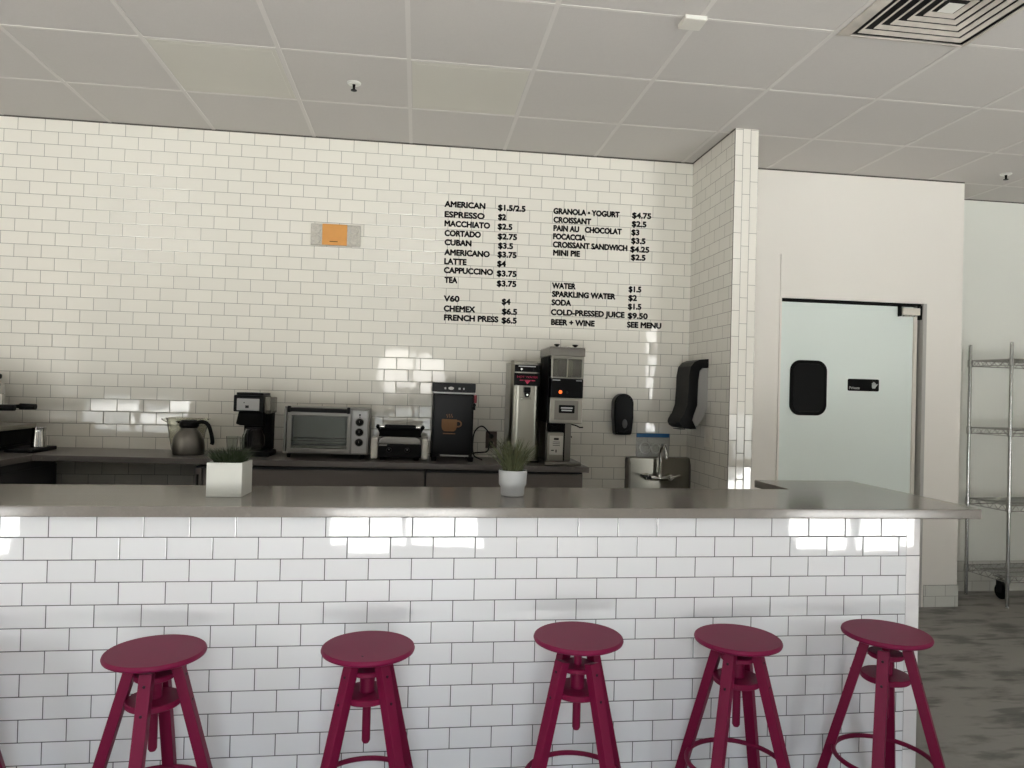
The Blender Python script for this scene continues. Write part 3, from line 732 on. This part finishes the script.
for z in (Zt-.085, Zt-.147, Zt-.210):
    kb = MB().lathe([(.025, .0), (.025, .004), (.022, .006), (.0, .006)], (.185, Yf-.0141, z), 'y', 28).lathe([(.017, .006), (.016, .022), (.0, .024)], (.185, Yf-.0141, z), 'y', 24).build('knob', M_BLACKM, pn)
    MB().tube([(.185+.0235*math.cos(2*PI*i/28), Yf-.0195, z+.0235*math.sin(2*PI*i/28)) for i in range(28)], .0022, 6, True).box(.184, .186, Yf-.0395, Yf-.0385, z-.002, z+.012).build('dial_ring', M_STEELD, kb)
MB().box(.180, .190, Yf-.016, Yf-.0142, Zt-.045, Zt-.034).lathe([(.004, 0), (0, .002)], (.185, Yf-.0142, Zt-.052), 'y', 12).build('mark', M_BLACK, pn)
for fx in (X0+.03, X1-.03):
    for fy in (Yf+.02, Yb-.02): MB().lathe([(.010, .0005), (.014, .025)], (fx, fy, 0), seg=14).build('foot', M_BLACK, to)
m = MB()
for i in range(16): m.cyl((X0+.02+i*.0222, Yf+.012, .105), (X0+.02+i*.0222, Yb-.016, .105), .0016, seg=6)
for y in (Yf+.012, Yb-.016): m.cyl((X0+.014, y, .105), (.122, y, .105), .0025, seg=6)
m.build('rack', M_CHROME, to)
MB().box(X0+.02, .120, Yf+.01, Yb-.02, .060, .064).box(X0+.02, .120, Yf+.01, Yf+.013, .060, .078).build('crumb_tray', M_STEELD, to)

# ------------------------------------------------------------------ panini grill
pg = thing('panini_grill', 'black contact grill with pale side posts right of the toaster oven', 'grill', (1.137, 1.83, zb(1.137)+.001))
MB().box(-.128, .128, -.13, .12, .018, .104, .004).build('base', M_BLACK, pg)
for sx in (-1, 1): MB().box(sx*.149-.020, sx*.149+.020, -.128, .10, .008, .142, .009, 3).build('post', M_CREAM, pg)
MB().prism([(-.127, .1045), (.127, .1045), (.122, .134), (.095, .150), (-.095, .150), (-.122, .134)], 'xz', -.125, .11, .003).build('grill_plate', M_STEELD, pg)
MB().prism([(-.127, .1505), (.127, .1505), (.120, .196), (.090, .208), (-.090, .208), (-.120, .196)], 'xz', -.115, .12, .005).build('lid', M_BLACKM, pg)
hd = MB().box(-.092, .092, -.160, -.132, .202, .230, .006).build('handle', M_BLACK, pg)
for sx in (-1, 1):
    MB().cyl((sx*.0925, -.146, .216), (sx*.118, -.146, .216), .0125).build('ferrule', M_CHROME, hd)
    MB().lathe([(0, -.014), (.012, -.008), (.0145, 0), (.012, .008), (0, .014)], (sx*.131, -.140, .216), 'x', 16).beam((sx*.131, -.140, .214), (sx*.120, -.06, .176), .014, .012, (0, 0, 1), .003).build('arm', M_BLACK, hd)
for x in (-.062, .045):
    kb = MB().lathe([(.016, 0), (.014, .010), (0, .011)], (x, -.130, .066), 'y', 20).build('knob', M_BLACKG, pg)
    MB().lathe([(.0045, 0), (0, .0015)], (x, -.1411, .070), 'y', 10).build('pointer_dot', M_SILVER, kb)
MB().box(-.122, -.075, -.1315, -.1302, .092, .101).build('badge', M_STEELD, pg)
for sx in (-1, 1):
    for y in (-.10, .08): MB().lathe([(.014, .0005), (.016, .018)], (sx*.10, y, 0), seg=14).build('foot', M_BLACKM, pg)

# ------------------------------------------------------------------ black brewer
br = thing('coffee_brewer', 'tall black brewer box with a tan coffee cup printed on its door', 'coffee brewer', (1.452, 1.85, zb(1.452)+.001))
MB().box(-.125, .118, -.155, .15, .030, .418, .005).build('body', M_BLACK, br)
MB().box(-.128, .122, -.150, .15, .4185, .428, .002).build('silver_strip', M_SILVER, br)
tp = MB().box(-.132, .126, -.158, .15, .4285, .485, .005).build('top_panel', M_CHAR, br)
for a_, b_ in ((-.062, -.052), (.022, .034), (.050, .058)): MB().box(a_, b_, -.1605, -.1585, .445, .457, .001).build('button', M_SILVER, tp)
MB().lathe([(.014, 0), (.013, .0025), (0, .003)], (-.022, -.158, .452), 'y', 20, mat=Matrix.Diagonal((1.2, 1, .7, 1))).build('display', M_PAPER, tp)
dd = MB().box(-.118, .108, -.162, -.1555, .045, .412, .003).build('door', M_BLACKG, br)
cup = [(-.062, .245), (.030, .245), (.030, .205)] + [(.030-.022+.022*math.cos(a), .205-.034*math.sin(a)) for a in [PI*.1*i for i in range(1, 6)]] + [(-.040, .171)] + [(-.040-.022*math.sin(a), .205-.034*math.cos(a)) for a in [PI*.1*i for i in range(1, 6)]]
cup = [(x-.010, z+.016) for x, z in cup]
lg = MB().prism(cup, 'xz', -.1632, -.1622)
lg.box(-.062, .012, -.1632, -.1622, .170, .176)
ring = [(.026+.024*math.cos(a), .234+.022*math.sin(a)) for a in [-1.9+3.8*i/14 for i in range(15)]] + [(.026+.015*math.cos(a), .234+.013*math.sin(a)) for a in [1.9-3.8*i/14 for i in range(15)]]
lg.prism(ring, 'xz', -.1632, -.1622)
for cx in (-.040, -.026, -.012):
    st_ = [(cx+.004*math.sin(i*1.1), .270+.004*i) for i in range(7)]
    lg.prism([(x-.0018, z) for x, z in st_] + [(x+.0018, z) for x, z in st_[::-1]], 'xz', -.1632, -.1622)
lg.build('cup_print', M_CUP, dd)
MB().box(-.075, .095, -.1635, -.1555, .033, .042, .001).build('kick_strip', M_SILVER, br)
tpx = MB().box(.1185, .136, -.150, -.120, .365, .415, .004).build('tap_lever', M_RED, br)
MB().cyl((.119, -.14, .352), (.119, -.170, .352), .014, .011).cyl((.119, -.160, .352), (.119, -.160, .322), .009).build('tap', M_BLACK, br)
for sx in (-1, 1):
    for y in (-.13, .11): MB().box(sx*.110-.016, sx*.110+.016, y-.02, y+.02, .0005, .030, .004).build('foot', M_BLACKM, br)

# ------------------------------------------------------------------ hot water boiler
wb = thing('water_boiler', 'tall stainless hot water dispenser left of the coffee grinder', 'water dispenser', (1.893, 1.87, zb(1.885)+.001))
pts = []
for (sx, sy, a0) in ((1, 1, 0), (-1, 1, PI/2), (-1, -1, PI), (1, -1, 1.5*PI)):
    rr = .048 if sy < 0 else .012
    for i in range(9):
        a = a0+PI/2*i/8
        pts.append((sx*(.096-rr)+rr*math.cos(a), sy*(.14-rr)+rr*math.sin(a)))
MB().prism(pts, 'xy', .012, .620, .003).build('body', M_STEEL, wb)
MB().box(-.095, .095, -.12, .13, .0005, .0115, .002).build('base', M_BLACK, wb)
MB().prism([(p[0]*1.015, p[1]*1.01) for p in pts], 'xy', .6205, .632, .003).lathe([(.012, .6325), (.010, .640), (0, .642)], (-.085, -.09, 0), seg=14).build('lid', M_STEEL, wb)
cp = MB().box(-.078, .080, -.150, -.1405, .570, .614, .002).build('control_panel', M_BLACKG, wb)
MB().box(-.055, .052, -.1512, -.1502, .602, .608).build('maker_strip', M_SIGNTX, cp)
MB().lathe([(.006, 0), (.005, .003), (0, .003)], (-.036, -.150, .587), 'y', 14).build('pilot_light', M_GLOWW, cp)
for z in (.591, .581): MB().lathe([(.005, 0), (0, .0012)], (.038, -.150, z), 'y', 10).build('indicator', M_CHAR, cp)
lp = MB().box(-.080, .080, -.150, -.1405, .484, .562, .002).build('label_panel', M_BLACKG, wb)
wall_text('lettering', 'HOT WATER', -.062, .068, .532, .013, -.1502, M_PINK, lp, .01)
MB().prism([(-.018, .520), (.024, .520), (.003, .494)], 'xz', -.1512, -.1502).prism([(-.045, .514), (-.022, .514), (-.022, .520), (-.045, .520)], 'xz', -.1512, -.1502).prism([(.028, .514), (.050, .514), (.050, .520), (.028, .520)], 'xz', -.1512, -.1502).build('emblem', M_PINK, lp)
fa = MB().box(-.020, .020, -.185, -.1405, .440, .475, .005).prism([(-.018, .440), (.018, .440), (.010, .412), (-.010, .412)], 'xz', -.180, -.150, .002).build('faucet', M_BLACK, wb)
MB().lathe([(.006, 0), (0, .003)], (0, -.1805, .427), 'y', 12).build('faucet_dot', M_GLOWW, fa)  # plain white dot, no lamp; its slight glow is added
MB().box(-.034, .034, -.175, -.141, .398, .406, .002).build('drip_lip', M_STEEL, wb)

# ------------------------------------------------------------------ grinder
gr = thing('coffee_grinder', 'tall double hopper coffee grinder at the right end of the back worktop', 'coffee grinder', (2.128, 1.80, zb(2.128)+.001))
MB().box(-.125, .098, -.185, .18, .0005, .020, .004).build('base', M_STEELD, gr)
MB().box(-.112, -.108, -.11, .17, .0205, .256, .001).build('side_plate', M_STEELD, gr)
MB().box(-.1075, -.020, -.02, .17, .0205, .235, .003).build('support_column', M_STEELD, gr)
MB().box(-.104, -.004, -.125, -.021, .0205, .198, .003).build('chute_housing', M_STEEL, gr)
MB().box(.008, .048, -.10, .16, .0205, .256, .004).build('support_column', M_STEELD, gr)
MB().box(-.002, .007, -.11, -.02, .0205, .256, .001).build('gap_plate', M_BLACKM, gr)
cd = MB().box(-.090, -.008, -.128, -.1255, .060, .178, .0005).build('instruction_card', M_PAPER, gr)
MB().box(-.064, -.034, -.1292, -.1282, .152, .164).box(-.070, -.026, -.1292, -.1282, .138, .141).box(-.070, -.026, -.1292, -.1282, .127, .130).box(-.070, -.026, -.1292, -.1282, .116, .119).box(-.052, -.045, -.1292, -.1282, .074, .092).box(-.080, -.062, -.1292, -.1282, .084, .090).build('card_print', M_CHAR, cd)
MB().box(-.100, -.004, -.105, -.02, .199, .256, .003).cyl((-.078, -.106, .225), (-.078, -.125, .225), .017, .014).beam((-.07, -.115, .220), (-.030, -.120, .242), .012, .008, (0, 1, 0), .002).build('chute', M_BLACKM, gr)
MB().box(-.103, .098, -.165, .165, .257, .415, .004).build('grind_case', M_STEEL, gr)
MB().box(-.112, -.1035, -.125, .165, .257, .670, .003).build('side_shade_sheet', M_BLACKM, gr)  # black sheet paints the shadow over the steel left side
pl = MB().box(-.075, .072, -.1675, -.1655, .280, .398, .001).build('plate', M_STEELD, gr)
bd = MB().rrect(.0, .346, .098, .050, .006, -.1705, -.168, 4, .0008).build('badge', M_BLACKG, pl)
MB().box(-.036, .036, -.1716, -.1707, .349, .357).box(-.032, .032, -.1716, -.1707, .334, .342).build('badge_print', M_SIGNTX, bd)
kp = MB().box(-.100, .098, -.168, .165, .4155, .534, .004).build('control_panel', M_BLACKG, gr)
MB().lathe([(.011, 0), (.010, .004), (0, .005)], (-.042, -.168, .450), 'y', 20).build('pilot_light', M_LAMPO, kp)
MB().lathe([(.007, 0), (.006, .003), (0, .003)], (.0, -.168, .449), 'y', 16).build('button', M_CHAR, kp)
MB().box(-.093, -.046, -.1692, -.1682, .520, .526).box(.052, .090, -.1692, -.1682, .521, .525).build('panel_print', M_SIGNTX, kp)
MB().box(-.103, .099, -.167, .165, .5345, .543, .002).box(-.103, -.092, -.167, -.150, .543, .672, .002).box(.088, .099, -.167, -.150, .543, .672, .002).box(-.092, .088, -.167, -.152, .656, .672, .002).box(-.0915, .0875, .155, .165, .543, .672, .002).box(-.005, .001, -.164, .14, .5435, .6555).build('hopper_frame', M_STEEL, gr)
for a_, b_ in ((-.0915, -.0055), (.0015, .0875)): MB().box(a_, b_, -.160, .150, .5435, .6555, .002).build('bean_hopper', M_HOPPER, gr)
MB().box(-.116, .104, -.170, .172, .6725, .722, .004).build('hopper_collar', M_STEELD, gr)
for a_, b_ in ((-.114, -.008), (-.004, .102)): MB().box(a_, b_, -.168, .17, .7225, .729, .002).build('hopper_lid', M_CHROME, gr)
for x in (-.064, .050): MB().lathe([(.008, .7295), (.008, .734), (.018, .742), (.017, .747), (0, .749)], (x, -.12, 0), seg=18).build('lid_knob', M_BLACK, gr)
MB().tube([(.049, -.05, .250), (.080, -.09, .243), (.098, -.11, .233), (.118, -.115, .234)], .004, 8).lathe([(.006, 0), (.006, .010), (0, .011)], (.0485, -.07, .17), 'x', 10).build('bag_clip', M_BLACK, gr)

# ------------------------------------------------------------------ espresso machine
es = thing('espresso_machine', 'black and steel espresso machine at the left edge of the back worktop', 'espresso machine', (-1.26, 1.76, zb(-1.26)+.001))
MB().box(-.40, .245, -.21, .21, .012, .030, .004).build('base', M_BLACK, es)
MB().box(-.40, .24, -.20, .20, .0305, .118, .006).build('drip_box', M_BLACKM, es)
MB().box(-.40, .262, -.205, .20, .1185, .146, .005).build('drip_tray', M_STEEL, es)
MB().box(-.44, .05, -.20, .20, .1465, .40, .012).build('body', M_STEELD, es)
MB().box(-.44, .06, -.205, .205, .4005, .43, .008).build('cup_rail', M_BLACK, es)
for y in (-.12, .10):
    gh = MB().cyl((.10, y, .255), (.10, y, .315), .034, .030).box(.051, .12, y-.025, y+.025, .315, .375, .006).build('group_head', M_CHROME, es)
    MB().cyl((.135, y, .246), (.185, y, .246), .010).build('handle_stem', M_STEELD, gh)
    MB().cyl((.185, y, .246), (.215, y, .246), .010, .013).cyl((.215, y, .246), (.300, y, .246), .0185, .0165).build('portafilter_handle', M_BLACK, gh)
    MB().lathe([(.018, .0), (.020, .008), (.018, .020), (.0, .022)], (.10, y, .232), seg=18).build('basket', M_CHROME, gh)
MB().cyl((.165, -.19, .385), (.225, -.19, .385), .016).build('steam_knob', M_BLACK, es)
MB().cyl((.051, -.19, .385), (.165, -.19, .385), .006).tube(bez([(.10, -.19, .380), (.118, -.195, .33), (.140, -.20, .22), (.150, -.20, .17)], 6), .0045, 8).build('steam_wand', M_CHROME, es)
for x in (-.35, .20):
    for y in (-.17, .17): MB().lathe([(.018, .0005), (.02, .0115)], (x, y, 0), seg=14).build('foot', M_BLACKM, es)
tr = MB().box(-.048, .105, -.13, .13, .0005, .022, .004).build('tamping_tray', M_BLACK, None, (-.955, 1.76, zb(-.99)+.0005)); tag(tr, 'flat black tray on the worktop right of the espresso machine', 'tray')
mp = thing('milk_pitcher', 'small shiny steel milk pitcher on the black tray by the espresso machine', 'pitcher', (-.878, 1.74, zb(-.99)+.0235), 1.9)
MB().lathe([(0, .0005), (.036, .0005), (.039, .004), (.038, .045), (.032, .085), (.035, .112), (.033, .112), (.030, .086), (.036, .045), (.036, .006), (0, .004)], seg=32).build('body', M_CHROME, mp)
MB().tube(bez([(.030, 0, .100), (.056, 0, .100), (.062, 0, .07), (.056, 0, .035), (.037, 0, .03)], 6), .004, 8).build('handle', M_CHROME, mp)

for _n in ('coffee_maker', 'carafe', 'thermal_carafe', 'measuring_jug', 'toaster_oven', 'panini_grill', 'coffee_brewer', 'water_boiler', 'coffee_grinder', 'espresso_machine', 'tamping_tray', 'milk_pitcher', 'drinking_glass', 'drinking_glass.001'):
    bpy.data.objects[_n].scale = (1, 1, {'coffee_maker': .965, 'toaster_oven': .955, 'panini_grill': .925, 'coffee_brewer': .975, 'water_boiler': .978, 'coffee_grinder': .982, 'thermal_carafe': 1.03}.get(_n, 1.0))
    bpy.data.objects[_n].rotation_euler.y = .0105          # they stand square on the slightly sloping worktop

# ------------------------------------------------------------------ plants on the bar
def grass(n, rx, ry, h0, h1, spread, lean=0.0):
    b = bmesh.new()
    for _ in range(n):
        a = random.uniform(0, 2*PI); q = math.sqrt(random.random())
        bx, by = rx*q*math.cos(a), ry*q*math.sin(a)
        dx, dy = spread*(q*math.cos(a)*.8+random.uniform(-.35, .35)), spread*(q*math.sin(a)*.8+random.uniform(-.35, .35))
        h = random.uniform(h0, h1); w = random.uniform(.0016, .0030)
        th = random.uniform(0, PI); wx, wy = math.cos(th), math.sin(th)
        prev = None
        for k in range(6):
            t = k/5.0; c = Vector((bx+dx*t**1.8, by+dy*t**1.8, h*(t-.14*t*t*(abs(dx)+abs(dy))/spread)))
            ww = w*(1-t)**.6+.0002
            ring = [b.verts.new(c+Vector((wx*ww, wy*ww, 0))), b.verts.new(c-Vector((wx*ww, wy*ww, 0))), b.verts.new(c+Vector((-wy*ww*.5, wx*ww*.5, 0)))]
            if prev:
                for i in range(3): b.faces.new((prev[i], prev[(i+1) % 3], ring[(i+1) % 3], ring[i]))
            prev = ring
    m = MB(); m._merge(b); return m
pp = thing('potted_plant', 'low green grass in a white square planter on the bar', 'potted plant', (.5215, .251, 1.0395))
MB().prism([(-.064, -.066), (.064, -.066), (.072, .068), (-.056, .068)], 'xy', .0005, .008).box(-.064, .064, -.066, -.059, .0081, .128, .001).prism([(.057, -.0585), (.064, -.0585), (.072, .068), (.065, .068)], 'xy', .0081, .128).prism([(-.064, -.0585), (-.057, -.0585), (-.049, .068), (-.056, .068)], 'xy', .0081, .128).box(-.0485, .0645, .061, .068, .0081, .128).build('planter', M_PLANTER, pp)
MB().box(-.0475, .056, -.058, .060, .009, .108).build('soil', M_SOIL, pp)
grass(460, .052, .050, .045, .085, .060).build('grass', M_LEAF, pp, (.004, 0, .108))
pq = thing('potted_plant', 'tall spiky grass in a round pale grey pot on the bar', 'potted plant', (1.628, .275, 1.0395))
MB().lathe([(0, .0005), (.044, .0005), (.047, .004), (.049, .036), (.056, .046), (.058, .102), (.056, .104), (.052, .102), (.050, .048), (.044, .036), (0, .03)], seg=48).build('pot', M_POT, pq)
MB().lathe([(0, .0485), (.0495, .0485), (.0505, .085), (0, .092)], seg=32).build('soil', M_SOIL, pq)
grass(300, .038, .038, .095, .165, .098).build('grass', M_LEAF2, pq, (0, 0, .086))

# ------------------------------------------------------------------ wire shelving and castor
ws = thing('wire_shelving', 'chrome wire shelving unit with four shelves against the far wall', 'shelving', (5.812, 2.212, 0), .07)
XA, XB_, YA, YB_ = -.37, .37, -.180, .180
for x in (XA, XB_):
    for y in (YA, YB_):
        m = MB().cyl((x, y, .012), (x, y, 1.902), .0125, seg=14).lathe([(.0125, 1.902), (.010, 1.908), (0, 1.909)], (x, y, 0), seg=14).lathe([(.010, .0005), (.015, .004), (.010, .012)], (x, y, 0), seg=12)
        for k in range(36): m.lathe([(.0128, 0), (.0134, .002), (.0128, .004)], (x, y, .08+k*.05), seg=14)
        m.build('post', M_SHELF, ws)
for z in (.225, .735, 1.275, 1.785):
    m = MB()
    for x in (XA, XB_):
        for zz in (0, -.042): m.cyl((x, YA+.0135, z+zz), (x, YB_-.0135, z+zz), .0032, seg=6)
    for y in (YA, YB_):
        for zz in (0, -.042): m.cyl((XA+.0135, y, z+zz), (XB_-.0135, y, z+zz), .0032, seg=6)
        n = 18
        m.tube([(XA+.02+(XB_-XA-.04)*i/n, y, z-(.0 if i % 2 else .042)) for i in range(n+1)], .0024, 5)
    for x in (XA, XB_):
        n = 9
        m.tube([(x, YA+.02+(YB_-YA-.04)*i/n, z-(.0 if i % 2 else .042)) for i in range(n+1)], .0024, 5)
    for i in range(28): m.cyl((XA+.026*(i+.5), YA, z+.004), (XA+.026*(i+.5), YB_, z+.004), .0018, seg=5)
    for y in (-.06, .06): m.cyl((XA, y, z), (XB_, y, z), .003, seg=6)
    for x in (XA, XB_):
        for y in (YA, YB_): m.lathe([(.0138, -.048), (.0185, -.046), (.0170, .006), (.0138, .008)], (x, y, z), seg=14)
    m.build('wire_shelf', M_SHELF, ws)
cs = thing('castor', 'black swivel castor standing on the floor behind the front shelving post', 'castor', (5.615, 2.235, 0))
MB().lathe([(.0, -.014), (.020, -.014), (.052, -.014), (.058, -.009), (.058, .009), (.052, .014), (0, .014)], (0, 0, .0585), 'x', 28).build('wheel', M_BLACKM, cs)
MB().box(-.022, -.016, -.02, .03, .05, .135, .002).box(.016, .022, -.02, .03, .05, .135, .002).box(-.022, .022, -.02, .03, .135, .141, .002).cyl((-.026, 0, .0585), (.026, 0, .0585), .006).build('fork', M_CHAR, cs)
MB().cyl((0, .005, .1415), (0, .005, .165), .010).box(-.04, .04, -.035, .045, .165, .170, .001).build('stem', M_STEELD, cs)
